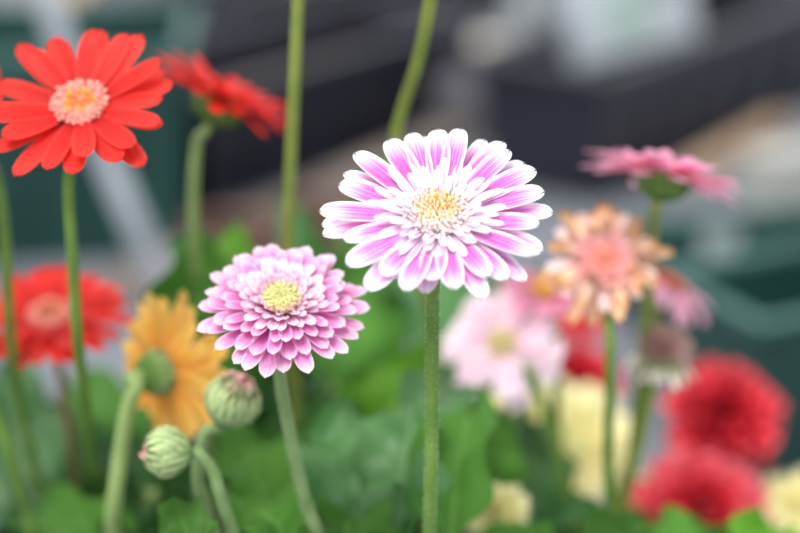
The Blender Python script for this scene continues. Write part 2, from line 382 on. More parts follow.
def frame2(p, d):                  # ground frame: x along d, y away from it to the left
    d = Vector((d[0], d[1], 0)).normalized(); q = Vector((-d.y, d.x, 0))
    M = Matrix((d, q, Vector((0, 0, 1)))).transposed().to_4x4(); M.translation = Vector((p[0], p[1], 0)); return M
def trough(name, label, cat, corner, d, L, W, H, mat, rimmat, flare=.02, soil=None, group=None, ribs=0):
    """open-topped tapered box with a turned-out rim; corner = the outer bottom corner, x runs along d"""
    M = frame2(corner, d); root = empty(name, M.translation, label, cat, group)
    def ring(f, z): return [Vector((-f, -f, z)), Vector((L+f, -f, z)), Vector((L+f, W+f, z)), Vector((-f, W+f, z))]
    rings = [ring(0, 0.0), ring(flare*.9, H*.93), ring(flare*.9-.004, H*.93), ring(-.004, .006)]
    V = [v for r in rings for v in r]; F = [(3, 2, 1, 0)]
    for i in range(3):
        for k in range(4): F.append((i*4+k, i*4+(k+1) % 4, (i+1)*4+(k+1) % 4, (i+1)*4+k))
    F.append((12, 13, 14, 15)); mesh_obj('body', V, F, mat, root, M, smooth=False)
    if ribs:
        for k in range(ribs):
            x0 = L*(k+1)/(ribs+1); Vb, Fb = box_geo(x0-.004, x0+.004, -flare*.5-.006, -flare*.2, .01, H*.9, .001)
            mesh_obj('rib', Vb, Fb, mat, root, M, smooth=False)
    a = flare+.003; rr = [ring(a, H*.92), ring(a+.003, H*.99), ring(a, H), ring(a-.010, H), ring(a-.012, H*.95)]
    V = [v for r in rr for v in r]; F = []
    for i in range(5):
        for k in range(4): F.append((i*4+k, i*4+(k+1) % 4, ((i+1) % 5)*4+(k+1) % 4, ((i+1) % 5)*4+k))
    mesh_obj('rim', V, F, rimmat, root, M, smooth=False)
    if soil:
        f = flare*.9*soil-.005; N = 14; V = []; F = []
        for j in range(N+1):
            for i in range(N*2+1):
                x = -f+(L+2*f)*i/(2*N); y = -f+(W+2*f)*j/N
                V.append(Vector((x, y, H*soil+.006*noise.noise(Vector((x*40, y*40, 1))))))
        for j in range(N):
            for i in range(2*N): a_ = j*(2*N+1)+i; F.append((a_, a_+1, a_+2*N+2, a_+2*N+1))
        mesh_obj('soil', V, F, M_soil, root, M)
    return root, M

DIR = (.60, .80)
TG = 'charcoal window-box troughs on the paving'
c1 = ground(596, 204)
trough('planter_trough', 'charcoal plastic planter trough at upper right holding the white carton', 'planter', c1, DIR, .62, .15, .165, M_char, M_char_rim, .018, .55, TG, 5)
c2 = ground(205, 212)
trough('planter_trough', 'charcoal plastic planter trough behind the grey wooden board, upper middle', 'planter', c2, (.62, .785), .50, .17, .150, M_char, M_char_rim, .018, .6, TG, 5)
c2b = ground(250, 60)
trough('planter_trough', 'dark charcoal planter trough farthest back, behind the upper middle trough', 'planter', c2b, (.80, .60), .55, .2, .12, M_char, M_char_rim, .018, .6, TG, 5)
GG = 'dark green plastic crates'
c3 = ground(-70, 262)
trough('plastic_crate', 'dark green plastic crate behind the leaning pale pipe on the left', 'crate', c3, (1., .06), .27, .22, .235, M_green, M_green_rim, .014, .5, GG, 4)
c4 = at(765, 303, 1.40); c4.z = 0
trough('plastic_crate', 'dark green plastic crate at right edge, nearest, above the crimson double bloom', 'crate', (c4.x, c4.y), (.89, .45), .30, .12, .148, M_green, M_green_rim, .010, .25, GG, 3)
c5 = Vector((.275, 1.62, 0))
crt, crM = trough('plastic_crate', 'dark green plastic crate at right edge, behind the nearest green crate', 'crate', (c5.x, c5.y), (.96, .28), .34, .22, .075, M_green, M_green_rim, .014, .3, GG, 3)

Vs, Fs = box_geo(.105, .145, .215, .219, .028, .064, .0015); mesh_obj('label_sticker', Vs, Fs, plain_mat('pale_sticker', (.42, .48, .50), (.36, .42, .44)), crt, crM, smooth=False)
def board(name, label, a, b, wd, th, mat, cat='board', group=None, z=0.):
    d = b-a; L = d.length; o = box(name, mat, (0, L), (-wd/2, wd/2), (z, z+th), frame2(a, d), bev=.002); tag(o, label, cat, group); return o
BG = 'timber boards lying on the paving'
board('wooden_board', 'long weathered grey board in front of the upper middle trough', ground(120, 300), ground(500, 118), .055, .020, M_wood, group=BG)
board('wooden_board', 'short tan board in front of the upper right trough', ground(668, 178, .02), ground(782, 112, .02), .030, .020, M_wood_tan, group=BG, z=.0)
board('wooden_board', 'grey-tan board at upper left corner behind the green crate', ground(-60, 70), ground(170, -30), .13, .03, M_wood_tan, group=BG)

# leaning galvanised pipe
P = [at(205, 372, 1.62), at(172, 305, 1.63), at(128, 208, 1.63), at(88, 110, 1.64), at(58, 30, 1.64), at(32, -50, 1.65)]
P[0].z = max(P[0].z, .0)
root = empty('metal_pipe', P[0], 'pale galvanised pipe leaning across the left green crate', 'pipe')
V, F = tube(catmull(P), lambda t: .0115, 16); mesh_obj('tube', V, F, M_pipe, root)
V, F = tube([P[-1], P[-1]+(P[-1]-P[-2]).normalized()*.02], lambda t: .0135, 16); mesh_obj('end_cap', V, F, M_post, root)
# grey bench leg
a = ground(518, 150); root = empty('bench_leg', a, 'upright grey metal bench leg left of the upper right trough', 'post')
box('post', M_post, (-.016, .016), (-.012, .012), (.004, .42), Matrix.Translation(a), root)
box('foot_plate', M_post, (-.03, .03), (-.025, .025), (0, .004), Matrix.Translation(a), root, .001)
# cream block resting on sacking
def lump(name, label, cat, c, rx, ry, rz, mat, seed, amp=.25):
    bm = bmesh.new(); bmesh.ops.create_icosphere(bm, subdivisions=4, radius=1)
    for v in bm.verts:
        nn = noise.noise(v.co*1.6+Vector((seed, 0, 0)))*amp + noise.noise(v.co*5+Vector((seed, 3, 0)))*amp*.3
        q = v.co*(1+nn); v.co = Vector((q.x*rx, q.y*ry, max(0., q.z*.9+.72)*rz))
    V = [v.co.copy() for v in bm.verts]; F = [tuple(v.index for v in f.verts) for f in bm.faces]; bm.free()
    o = mesh_obj(name, V, F, mat, None, Matrix.Translation(c)); tag(o, label, cat); return o
c = ground(456, 140); lump('grey_sack', 'crumpled grey plastic sack left of the grey bench leg', 'sack', (c.x, c.y+.10, 0), .085, .10, .058, M_sack, 3.)
c = ground(474, 72); o = box('timber_block', M_cream, (-.055, .055), (-.03, .03), (0, .055), Matrix.Translation((c.x, c.y-.02, 0)) @ Matrix.Rotation(-.25, 4, 'Z'), bev=.004); tag(o, 'cream timber block behind the crumpled grey sack', 'block')
c = ground(150, 30); lump('grey_sack', 'lumpy grey sack behind the left green crate at the top', 'sack', (c.x, c.y+.1, 0), .12, .10, .06, M_sack, 9.)
c = ground(766, 222); o = box('concrete_block', M_conc, (0, .14), (0, .05), (0, .075), Matrix.Translation((c.x, c.y, 0)) @ Matrix.Rotation(.5, 4, 'Z'), bev=.004); tag(o, 'pale concrete block at right edge behind the green crates', 'block')

# terracotta pots
def pot(name, label, x, y, r, h, mat, group=None, cat='pot', soil=True, rimh=.18, tip=None):
    root = empty(name, (x, y, 0), label, cat, group); M = Matrix.Translation((x, y, 0))
    rb = r*.72
    V, F = lathe([(.001, 0), (rb, 0), (r*.95, h*(1-rimh)), (r*.95-.003, h*(1-rimh)), (rb-.004, .005), (.001, .005)], 36); mesh_obj('body', V, F, mat, root, M)
    V, F = lathe([(r*.95, h*(1-rimh)), (r, h*(1-rimh)), (r*1.03, h), (r*.96, h), (r*.92, h*(1-rimh)), (r*.95, h*(1-rimh))], 36); mesh_obj('rim', V, F, mat, root, M)
    if soil:
        V, F = lathe([(r*.92, h*.88), (r*.6, h*.9), (r*.3, h*.89), (.001, h*.9)], 30)
        for v in V: v.z += .003*noise.noise(v*90)
        mesh_obj('soil', V, F, M_soil, root, M)
    return root
TP = 'terracotta pots below the grey board'
for (px, py, r, lab) in ((232, 262, .050, 'small terracotta pot below the grey board, left of two'), (322, 240, .046, 'small terracotta pot below the grey board, right of two')):
    c = ground(px, py); pot('terracotta_pot', lab, c.x, c.y, r, .042, M_terra, TP)
c = ground(552, 38); pot('terracotta_pot', 'terracotta pot at the top edge behind the upper right trough', c.x+.02, c.y+.25, .07, .09, M_terra)

# white carton standing in the trough
a = ground(582, 60, .075); b = ground(706, 12, .075)
a = at(588, 66, 2.36); b = at(700, 24, 2.54)
d = (b-a); d.z = 0; M = frame2(a, d); M.translation = Vector((a.x, a.y, a.z)); M = M @ Matrix.Rotation(-.30, 4, 'X')
root = empty('white_carton', a, 'white printed carton propped in the upper right charcoal trough', 'carton')
L = d.length; box('box', M_card, (0, L), (0, .05), (0, .15), M, root, .004)
box('print_panel', M_print_g, (L*.22, L*.62), (-.0006, .001), (.02, .085), M, root, 0)
box('print_panel', M_print_d, (L*.60, L*.84), (-.0006, .001), (.06, .12), M, root, 0)

# ================================================================== foliage plants
rng = random.Random(7)
def leaf_geo(L, W, arch, lobes=3.4, seed=0., fold=.32, wave=.06, nu=26, nv=11):
    V, F, UV = [], [], []; x = z = 0.; th0, th1 = arch
    for i in range(nu):
        u = i/(nu-1); th = th0+(th1-th0)*u
        if i: x += math.cos(th)*L/(nu-1); z += math.sin(th)*L/(nu-1)
        s = (math.sin(PI*min(1, u**.72))**.62 if 0 < u < 1 else .02)*(0.45+.55*ss(0, .5, u))
        for j in range(nv):
            v = -1+2*j/(nv-1); side = 1 if v > 0 else -1.3
            lob = 1 + .20*math.sin(u*lobes*2*PI+side*.7+seed)*abs(v)**2*(1-.5*u)
            y = v*W/2*s*lob
            dz = fold*W*s*abs(v)*.5 + wave*W*2.6*math.sin(u*13+v*2.2+seed*3)*abs(v)**1.5 + .12*W*noise.noise(Vector((u*5, v*2.4, seed)))
            V.append(Vector((x-dz*math.sin(th), y, z+dz*math.cos(th)))); UV.append((u, (v+1)/2))
        if i:
            for j in range(nv-1): a_ = (i-1)*nv+j; F.append((a_, a_+nv, a_+nv+1, a_+1))
    return V, F, UV
def leaf_between(root, crown, a, b, W, mat, sag=.15, roll=0., seed=0., fold=.34, face=None):
    """leaf blade from a to b, its upper side turned to the sky and the viewer, on a stalk from the crown"""
    d = b-a; L = d.length; X = d.normalized()
    up = (face or Vector((0, -.55, .85))).normalized(); Z = (up-X*up.dot(X)).normalized(); Y = Z.cross(X)
    R = Matrix((X, Y, Z)).transposed().to_4x4(); R.translation = a
    R = R @ Matrix.Rotation(roll, 4, 'X')
    V, F, UV = leaf_geo(L*1.03, W, (sag*2, -sag*2), seed=seed, fold=fold)
    o = mesh_obj('leaf', V, F, mat, root, R, UV)
    mid = crown.lerp(a, .5)+Vector((0, 0, -.005))
    pts = catmull([crown, mid, a, a+d*.12], 5); Vt, Ft = tube(pts, lambda t: .0028-.0012*t, 8)
    pe = mesh_obj('leaf_stalk', Vt, Ft, M_stem_pale, root); pe.parent = o; pe.matrix_basis = R.inverted() @ root.matrix_basis.copy() @ root.matrix_basis.inverted()
    return o
plants = {}
PG = 'gerbera leaf rosettes in black pots'
def plant(key, x, y, label, potr=.075, poth=.13):
    crown = Vector((x, y, poth-.005))
    pot('plant_pot', 'black plastic pot under the ' + label[1], x, y, potr, poth, M_black, 'black plastic nursery pots', 'pot')
    root = empty('leaf_rosette', crown, label[0], 'plant', PG); plants[key] = (root, crown); return root
plant('c', .000, .90, ('lush green lobed leaf rosette below the white-edged pink bloom', 'leaf rosette at centre'))
plant('l', -.10, .92, ('green leaf rosette below the double pink bloom', 'leaf rosette below the double pink bloom'))
plant('ll', -.235, .98, ('green leaf rosette at lower left below the red blooms', 'leaf rosette at lower left'))
plant('r', .095, .93, ('deep green leaf rosette below the pale pink bloom', 'leaf rosette below the pale pink bloom'))
plant('rr', .215, 1.02, ('green leaf rosette at lower right beneath the crimson blooms', 'leaf rosette at lower right'))
plant('b', -.03, 1.13, ('green leaf rosette farther back, behind the centre rosette', 'leaf rosette farther back'))
def aY_near(key): return key in ('c', 'l')
def leaves(key, rows):
    root, crown = plants[key]
    k = 1 if aY_near(key) else 0
    for (ax, ay, aY, bx, by, bY, W, mat, sag, roll) in rows:
        leaf_between(root, crown, at(ax, ay, aY+SH*k), at(bx, by, bY+SH*k), W, mat, sag, roll, rng.uniform(0, 6))
# leaves the photo shows, by where they grow
SH = -.045
leaves('c', [
    (352, 560, .80, 352, 408, .86, .058, M_leaf_b, .18, .15),
    (400, 570, .78, 418, 398, .86, .050, M_leaf_b, .15, -.5),
    (395, 470, .84, 455, 380, .93, .040, M_leaf_b, .2, .3),
    (330, 540, .86, 322, 402, .95, .045, M_leaf, .2, .5),
    (452, 560, .77, 478, 398, .87, .042, M_leaf, .22, -.35),
    (372, 590, .77, 392, 480, .82, .032, M_leaf_b, .1, -.6),
    (340, 470, .96, 452, 352, 1.00, .050, M_leaf_l, .2, .2),
    (335, 440, 1.0, 372, 352, 1.06, .05, M_leaf_b, .1, .0),
    (352, 570, .76, 345, 512, .79, .045, M_leaf, .2, .0)])
leaves('l', [
    (268, 560, .82, 240, 424, .90, .048, M_leaf, .15, .3),
    (205, 575, .73, 176, 500, .77, .026, M_leaf, .1, -.3),
    (300, 560, .76, 246, 500, .80, .038, M_leaf, .2, .2),
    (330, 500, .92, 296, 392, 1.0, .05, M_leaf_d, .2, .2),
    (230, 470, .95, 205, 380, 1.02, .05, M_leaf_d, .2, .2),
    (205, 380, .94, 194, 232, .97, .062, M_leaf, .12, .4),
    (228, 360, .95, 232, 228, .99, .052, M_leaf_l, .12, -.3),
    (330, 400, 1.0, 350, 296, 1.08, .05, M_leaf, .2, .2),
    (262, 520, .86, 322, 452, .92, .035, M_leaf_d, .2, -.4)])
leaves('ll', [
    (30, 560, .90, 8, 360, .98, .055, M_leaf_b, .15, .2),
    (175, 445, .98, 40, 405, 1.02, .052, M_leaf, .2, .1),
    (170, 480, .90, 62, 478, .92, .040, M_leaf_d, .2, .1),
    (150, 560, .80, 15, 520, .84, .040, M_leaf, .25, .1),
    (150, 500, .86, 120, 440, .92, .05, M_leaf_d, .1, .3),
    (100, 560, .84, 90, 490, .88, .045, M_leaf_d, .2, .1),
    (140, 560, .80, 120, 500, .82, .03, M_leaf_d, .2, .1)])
leaves('r', [
    (530, 575, .88, 528, 420, .93, .054, M_leaf_b, .15, .0),
    (565, 570, .80, 470, 545, .78, .030, M_leaf, .25, .0),
    (470, 540, .84, 500, 410, .90, .045, M_leaf, .15, -.2),
    (520, 500, .97, 532, 376, 1.02, .035, M_leaf_b, .15, .5),
    (565, 570, .92, 600, 518, .95, .045, M_leaf, .15, .1),
    (575, 570, .8, 640, 520, .84, .030, M_leaf, .15, .1)])
leaves('rr', [
    (700, 570, .80, 640, 524, .84, .035, M_leaf, .15, .1),
    (730, 575, .78, 785, 532, .82, .036, M_leaf_l, .15, .1),
    (690, 575, .84, 740, 552, .86, .045, M_leaf, .15, .1),
    (620, 560, 1.0, 600, 520, 1.04, .04, M_leaf, .15, .1)])
leaves('b', [
    (330, 380, 1.06, 300, 262, 1.16, .055, M_leaf, .2, .2),
    (380, 400, 1.05, 372, 262, 1.16, .06, M_leaf, .2, -.2),
    (440, 380, 1.05, 400, 258, 1.18, .06, M_leaf_b, .2, .3),
    (470, 390, 1.05, 462, 285, 1.15, .05, M_leaf, .2, -.3),
    (330, 420, 1.03, 440, 372, 1.08, .045, M_leaf_l, .2, .1),
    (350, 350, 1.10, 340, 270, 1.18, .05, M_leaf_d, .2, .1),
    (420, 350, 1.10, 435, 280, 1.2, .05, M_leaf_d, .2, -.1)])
def fill(key, n, L=(.10, .17), elev=(.35, 1.15), W=(.04, .06), mats=(M_leaf, M_leaf_d, M_leaf_b, M_leaf_d)):
    root, crown = plants[key]
    for k in range(n):
        az = 2.39996*k+rng.uniform(-.3, .3); el = rng.uniform(*elev)
        d = Vector((math.cos(az)*math.cos(el), math.sin(az)*math.cos(el), math.sin(el)))
        LL = rng.uniform(*L); a = crown+d*rng.uniform(.03, .06)
        leaf_between(root, crown, a, a+d*LL+Vector((0, 0, -.02)), rng.uniform(*W), rng.choice(mats), rng.uniform(.1, .3), rng.uniform(-.3, .3), rng.uniform(0, 6), face=Vector((-.6*d.x, -.6*d.y-.15, .9)))
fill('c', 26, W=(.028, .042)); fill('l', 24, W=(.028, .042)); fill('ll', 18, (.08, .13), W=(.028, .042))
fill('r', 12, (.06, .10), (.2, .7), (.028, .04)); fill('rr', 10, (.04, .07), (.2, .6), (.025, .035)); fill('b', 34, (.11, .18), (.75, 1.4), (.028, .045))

# ================================================================== flowers
def head_stem(root, C, N, back, pts, r_top, r_bot, mat, **kw):
    a = C-N*back; path = [a, a-N*.006] + pts
    return add_stem(root, path, r_top, r_bot, mat, **kw)
def stem_base(key, k=0):
    c = plants[key][1]; r = random.Random(k*13+len(key)); return c+Vector((r.uniform(-.02, .02), r.uniform(-.02, .02), -.002))

# ---- 1. the sharp white-edged pink bloom
HY = .677
C = at(438, 219, HY); N = camvec((-.02, .655, .755)); hrng = random.Random(3)
base = Vector((at(430, 533, HY+.004).x, .80, .125))
hero = empty('gerbera_flower', base, 'sharp white-edged pink gerbera, largest bloom at the centre, on a straight green stem', 'flower')
M = frame(C, N); Mi = M.inverted()
zt = [(408,45,0),(350,47,0),(280,56,0),(222,73,0),(135,107,0),(95,187,1),(44,258,0),(52,318,1),(108,333,0),(116,398,0),(168,463,1),(208,425,0),(268,465,0),(318,470,2),(335,438,0),(393,460,0),(468,484,1),(480,427,0),(528,434,1),(577,438,2),(620,362,1),(598,372,0),(612,292,0),(648,260,1),(625,207,0),(603,150,0),(574,132,2),(535,100,0),(518,78,1),(470,72,2),(312,64,2),(375,68,2),(108,158,2),(50,292,2),(560,418,2),(235,428,2)]
for (zx, zy, layer) in zt:
    px, py = 300+zx/2.539, 110+zy/2.539
    el = [.20, .12, .04][layer]; zoff = [.0012, 0, -.0012][layer]; r0 = .0105; hh = zoff
    for it in range(3):
        o_ = Mi @ EYE; d_ = (Mi.to_3x3() @ ray(px, py)); q = o_ + d_*((hh-o_.z)/d_.z)
        rr = math.hypot(q.x, q.y); hh = zoff + (rr-r0)*math.sin(el-.03)
    az = math.atan2(q.y, q.x); L = (rr-r0)/math.cos(el-.03)
    wd = .0096 if layer < 2 else .0084
    wd *= .8 if L < .022 else 1
    V, F, UV = petal_geo(L, wd*hrng.uniform(.9, 1.1), el+.06, el-.14, cup=.18, notch=.12, ridge=.05, base=.36, wmax=.60, tipw=.16, nu=18, nv=11, twist=hrng.uniform(-.15, .15), rng=hrng)
    mesh_obj('petal', V, F, M_hero, hero, M @ Matrix.Rotation(az, 4, 'Z') @ Matrix.Translation((r0, 0, zoff)), UV)
for (nn, rb, z, L, W, e0, e1) in ((26, .0095, .0018, .0175, .0036, .34, .14), (25, .0092, .0024, .0140, .0032, .48, .26), (25, .0086, .0030, .0105, .0027, .62, .36), (22, .0078, .0034, .0070, .0021, .80, .5)):
    add_ring(hero, M, nn, rb, z, L, W, e0, e1, M_hero_in, 'inner_petal', rng=hrng, jit=.16, ej=.12, cup=.25, notch=.04, base=.55, wmax=.66, tipw=.2, nu=10, nv=7, phase=z*700)
add_disc(hero, M @ Matrix.Translation((0, 0, .0035)), .0118, .0034, [M_f_gold, M_f_cream, M_f_white], 170, .00085, (.30, .60), rng=hrng, spike=2.3)
add_calyx(hero, M, .0125, .011, M_calyx, 22, hrng)
head_stem(hero, C, N, .011, [at(433, 288, HY+.013), at(432.5, 330, HY+.012), at(432, 400, HY+.010), at(431, 470, HY+.008), at(429.5, 533, HY+.012), Vector((base.x, .70, .25)), base], .00235, .0031, M_stem, hair=2600, hair_mat=M_hair, rng=hrng)

# ---- 2. the double pink bloom to its left
C = at(282, 308, .705); N = camvec((.03, .66, .75)); base = stem_base('l', 1)
dbl = empty('gerbera_flower', base, 'double pink gerbera with pale lime centre, left of the central bloom', 'flower')
M = frame(C, N); hr = random.Random(5)
add_ring(dbl, M, 26, .0100, -.001, .0250, .0070, .05, -.05, M_dbl, rng=hr, jit=.09, cup=.18, notch=.02, wmax=.66, tipw=.14, base=.45)
add_ring(dbl, M, 24, .0095, .0012, .0210, .0066, .22, .08, M_dbl, rng=hr, jit=.09, cup=.18, notch=.02, wmax=.66, tipw=.14, base=.45, phase=.12)
add_ring(dbl, M, 23, .0090, .0028, .0162, .0052, .42, .22, M_dbl, rng=hr, jit=.09, cup=.18, notch=.02, wmax=.66, tipw=.14, base=.45, phase=.2)
for (nn, rb, z, L, W, e0, e1) in ((26, .0086, .0042, .0120, .0042, .62, .35), (25, .0080, .0052, .0090, .0036, .78, .5), (24, .0072, .0058, .0065, .0030, .95, .65), (22, .0062, .006, .0045, .0024, 1.1, .9)):
    add_ring(dbl, M, nn, rb, z, L, W, e0, e1, M_dbl_in, 'inner_petal', rng=hr, jit=.14, ej=.14, cup=.2, notch=.0, base=.6, wmax=.70, tipw=.15, nu=8, nv=7, phase=z*900)
add_disc(dbl, M @ Matrix.Translation((0, 0, .0062)), .0082, .0022, [M_f_lime, M_f_lime, M_f_cream], 150, .00075, (.35, .72), rng=hr, dimple=.0022)
add_calyx(dbl, M, .0120, .011, M_calyx, 22, hr)
head_stem(dbl, C, N, .011, [at(280, 376, .717), at(287, 420, .717), at(296, 465, .718), at(306, 505, .72), at(316, 545, .73), Vector((-.055, .80, .24)), base], .0025, .0030, M_stem_fuzzy, hair=1200, hair_mat=M_hair, rng=hr)

# ---- single red blooms
def simple(label, C, N, base, R, rings, mat, disc, stem, smat, r_top=.0021, r_bot=.0030, seed=1, spin=0., disc_kw=None, calyx=(.0115, .010), group=None, cat='flower', pk=None, inner=None, back=None, cn=22):
    rg = random.Random(seed); root = empty('gerbera_flower', base, label, cat, group); M = frame(C, N, spin)
    for (nn, rb, z, L, W, e0, e1) in rings:
        add_ring(root, M, nn, rb, z, L, W, e0, e1, mat, rng=rg, phase=rg.uniform(0, 1), **(pk or {}))
    for (nn, rb, z, L, W, e0, e1, m2) in (inner or []):
        add_ring(root, M, nn, rb, z, L, W, e0, e1, m2, 'inner_petal', rng=rg, jit=.1, nu=8, nv=5, phase=rg.uniform(0, 1), cup=.4)
    if disc: add_disc(root, M @ Matrix.Translation((0, 0, disc[2])), disc[0], disc[1], disc[3], rng=rg, **(disc_kw or {}))
    add_calyx(root, M, calyx[0], calyx[1], M_calyx, cn, rg)
    head_stem(root, C, N, back or calyx[1], stem+[base], r_top, r_bot, smat, rng=rg)
    return root, M
redpk = dict(cup=-.12, notch=.04, ridge=.05, base=.5, wmax=.58, tipw=.12, jit=.10, ej=.10)
rdisc = (.0108, .0022, .0012, [M_f_orange, M_f_gold, M_f_salmon])
simple('scarlet gerbera with an orange eye, facing the viewer at upper left', at(81, 106, .752), camvec((-.05, .56, .82)), stem_base('ll', 2), .036,
    [(14, .009, -.0008, .0318, .0098, .14, .0), (13, .009, .0008, .0305, .0095, .26, .14)], M_red, rdisc,
    [at(69, 175, .775), at(72, 250, .775), at(77, 330, .78), at(84, 400, .80), at(91, 460, .84), at(94, 520, .90)], M_stem, seed=21, pk=redpk, disc_kw=dict(n=170, size=.0008, zones=(.35, .55), dimple=.0015, spike=2.2))
simple('scarlet gerbera cut off by the left edge, at upper left', at(-74, 92, .80), camvec((.1, .60, .78)), stem_base('ll', 3), .036,
    [(14, .009, -.0008, .0280, .0115, .10, 0.), (13, .009, .0008, .0265, .011, .20, .06)], M_red_dk, rdisc,
    [at(-30, 135, .815), at(-4, 175, .82), at(5, 240, .82), at(10, 330, .83), at(20, 400, .85), at(34, 470, .87), at(50, 530, .90)], M_stem, seed=22, pk=redpk, disc_kw=dict(n=140, size=.0008))
simple('scarlet gerbera with a rust eye at left edge, below the other red blooms', at(50, 316, .87), camvec((-.02, .80, .60)), stem_base('ll', 4), .033,
    [(19, .009, -.0008, .0318, .0086, .08, -.05), (17, .009, .0008, .0296, .0082, .18, .02), (12, .009, .0016, .020, .007, .3, .15)], M_red, (.0105, .0022, .0012, [M_f_rust, M_f_orange, M_f_salmon]),
    [at(58, 362, .885), at(66, 410, .89), at(73, 455, .90), at(76, 510, .92)], M_stem_brown, seed=23, pk=dict(redpk, jit=.1), disc_kw=dict(n=170, size=.0008, zones=(.4, .6)))
simple('red gerbera seen edge-on, tilted to the right, between the scarlet bloom and a tall stem', at(222, 97, .88), camvec((.45, .89, .12)), stem_base('l', 5), .033,
    [(20, .009, -.0008, .0310, .0092, .06, -.12), (19, .009, .0008, .0300, .0085, .18, .02), (17, .009, .0020, .024, .007, .34, .2)], M_red, (.0085, .0012, .001, [M_f_rust, M_f_rust, M_f_rust]),
    [at(198, 140, .885), at(194, 180, .89), at(194, 240, .90), at(198, 330, .93), at(205, 430, .95)], M_stem_pale, seed=24, pk=redpk, disc_kw=dict(n=120, size=.0008), calyx=(.0125, .013))
# ---- orange, seen from behind
simple('orange gerbera seen from behind, with a green calyx, at lower left', at(163, 371, .79), camvec((.70, .16, -.70)), stem_base('ll', 6), .03,
    [(17, .008, 0, .0300, .0085, .42, .20), (16, .008, -.001, .0285, .0085, .26, .02)], M_orange, (.010, .003, .0015, [M_f_rust, M_f_gold]),
    [at(137, 386, .775), at(129, 404, .775), at(121, 450, .775), at(112, 520, .78), at(106, 570, .82)], M_stem_pale, r_top=.0032, r_bot=.0040, seed=25, pk=dict(cup=.15, notch=.03, base=.5, jit=.1, ej=.12), disc_kw=dict(n=90, size=.0009), calyx=(.0088, .0120), cn=20)
# ---- pink edge-on
simple('rose pink gerbera seen edge-on at upper right, green calyx below it', at(665, 173, .84), camvec((.24, .96, .05)), stem_base('rr', 7), .034,
    [(20, .009, -.0008, .0290, .0098, .06, -.16), (19, .009, .0008, .0275, .0092, .16, 0.), (14, .009, .002, .020, .007, .3, .15)], M_pink, (.0105, .003, .0015, [M_f_gold, M_f_cream]),
    [at(655, 205, .85), at(652, 240, .855), at(648, 300, .86), at(640, 380, .87), at(632, 460, .89), at(627, 533, .92)], M_stem_olive, seed=26, pk=dict(redpk, jit=.12, ej=.16), disc_kw=dict(n=90), calyx=(.0125, .012))
# ---- wilting peach bloom
simple('fading peach gerbera with curled brown petal tips, right of the central bloom', at(603, 264, .83), camvec((-.02, .42, .90)), stem_base('r', 8), .025,
    [(17, .008, -.001, .0235, .0064, .20, -.5), (15, .008, .001, .0215, .0058, .50, -.9), (12, .008, .001, .0165, .006, .35, 1.2)], M_peach, (.0085, .0028, .0038, [M_f_rust, M_f_salmon, M_f_salmon]),
    [at(609, 330, .81), at(610, 380, .81), at(608, 450, .82), at(608, 533, .84)], M_stem, seed=27, pk=dict(cup=.7, notch=.08, ridge=.12, base=.6, jit=.22, ej=.35),
    inner=[(9, .009, .001, .0180, .0056, .30, -.1, M_peach_p), (26, .0075, .003, .0085, .0026, .6, .35, M_salmon), (24, .0065, .004, .0062, .0022, .85, .6, M_salmon)], disc_kw=dict(n=130, size=.0008, zones=(.22, .5), dimple=.002))
# ---- pale pink broad-petalled
simple('pale pink gerbera with broad blurred petals and a cream eye, right of the central stem', at(502, 344, .90), camvec((-.10, .42, .90)), stem_base('r', 9), .03,
    [(8, .006, -.0008, .0305, .0160, .10, -.45), (7, .006, .0008, .0290, .0150, .30, -.35), (5, .006, .0015, .017, .009, .6, .0)], M_pale, (.0068, .003, .0015, [M_f_lime, M_f_cream]),
    [at(530, 372, .885), at(545, 412, .885), at(557, 460, .885), at(570, 510, .89), at(580, 550, .90)], M_stem, seed=28, pk=dict(cup=-.2, notch=.05, base=.4, jit=.1, ej=.15), disc_kw=dict(n=80, size=.0010))
simple('small pink gerbera half hidden between the pale pink and the fading peach blooms', at(541, 294, .92), camvec((.35, .80, .45)), stem_base('r', 10), .02,
    [(12, .006, 0, .0190, .0095, .1, -.3), (10, .006, .001, .0160, .0085, .3, -.1)], M_pink, (.006, .003, .0015, [M_f_gold]),
    [at(553, 320, .905), at(556, 370, .905), at(556, 430, .91), at(560, 500, .92)], M_stem, seed=29, pk=dict(cup=-.2, jit=.1, ej=.2), disc_kw=dict(n=60), calyx=(.009, .009))
simple('dusky pink gerbera with drooping narrow petals, behind the fading peach bloom', at(668, 285, .93), camvec((.42, .88, .22)), stem_base('rr', 11), .025,
    [(17, .008, 0, .0220, .0066, -.15, -1.0), (15, .008, .001, .0200, .0062, .0, -.7)], M_pink_d, (.0085, .003, .0015, [M_f_rust]),
    [at(655, 315, .93), at(650, 370, .93), at(640, 440, .94), at(630, 510, .95)], M_stem_olive, seed=30, pk=dict(cup=-.3, jit=.15, ej=.2), disc_kw=dict(n=60))
# ---- heavily blurred red and yellow blooms behind
def ball(label, C, N, base, R, mat, stem, seed, n=(22, 20, 17, 13, 9), cat='flower', smat=M_stem, W=.30):
    rg = random.Random(seed); root = empty('gerbera_flower', base, label, cat); M = frame(C, N)
    spec = [(-.15, 1.0), (.15, .92), (.42, .80), (.72, .64), (1.05, .48)]
    for k, nn in enumerate(n):
        e, f = spec[k]
        add_ring(root, M, nn, R*.22*(1-.15*k), R*.05*k, R*.78*f, R*W*f, e+.1, e-.15, mat, rng=rg, phase=k*.7, jit=.1, ej=.14, cup=.5, notch=.03, wmax=.66, nu=9, nv=7)
    add_disc(root, M @ Matrix.Translation((0, 0, R*.1)), R*.22, R*.12, [mat, mat], 40, R*.04, rng=rg)
    add_calyx(root, M, R*.28, R*.22, M_calyx, 16, rg)
    head_stem(root, C, N, R*.22, stem+[base], .0024, .0032, smat, rng=rg)
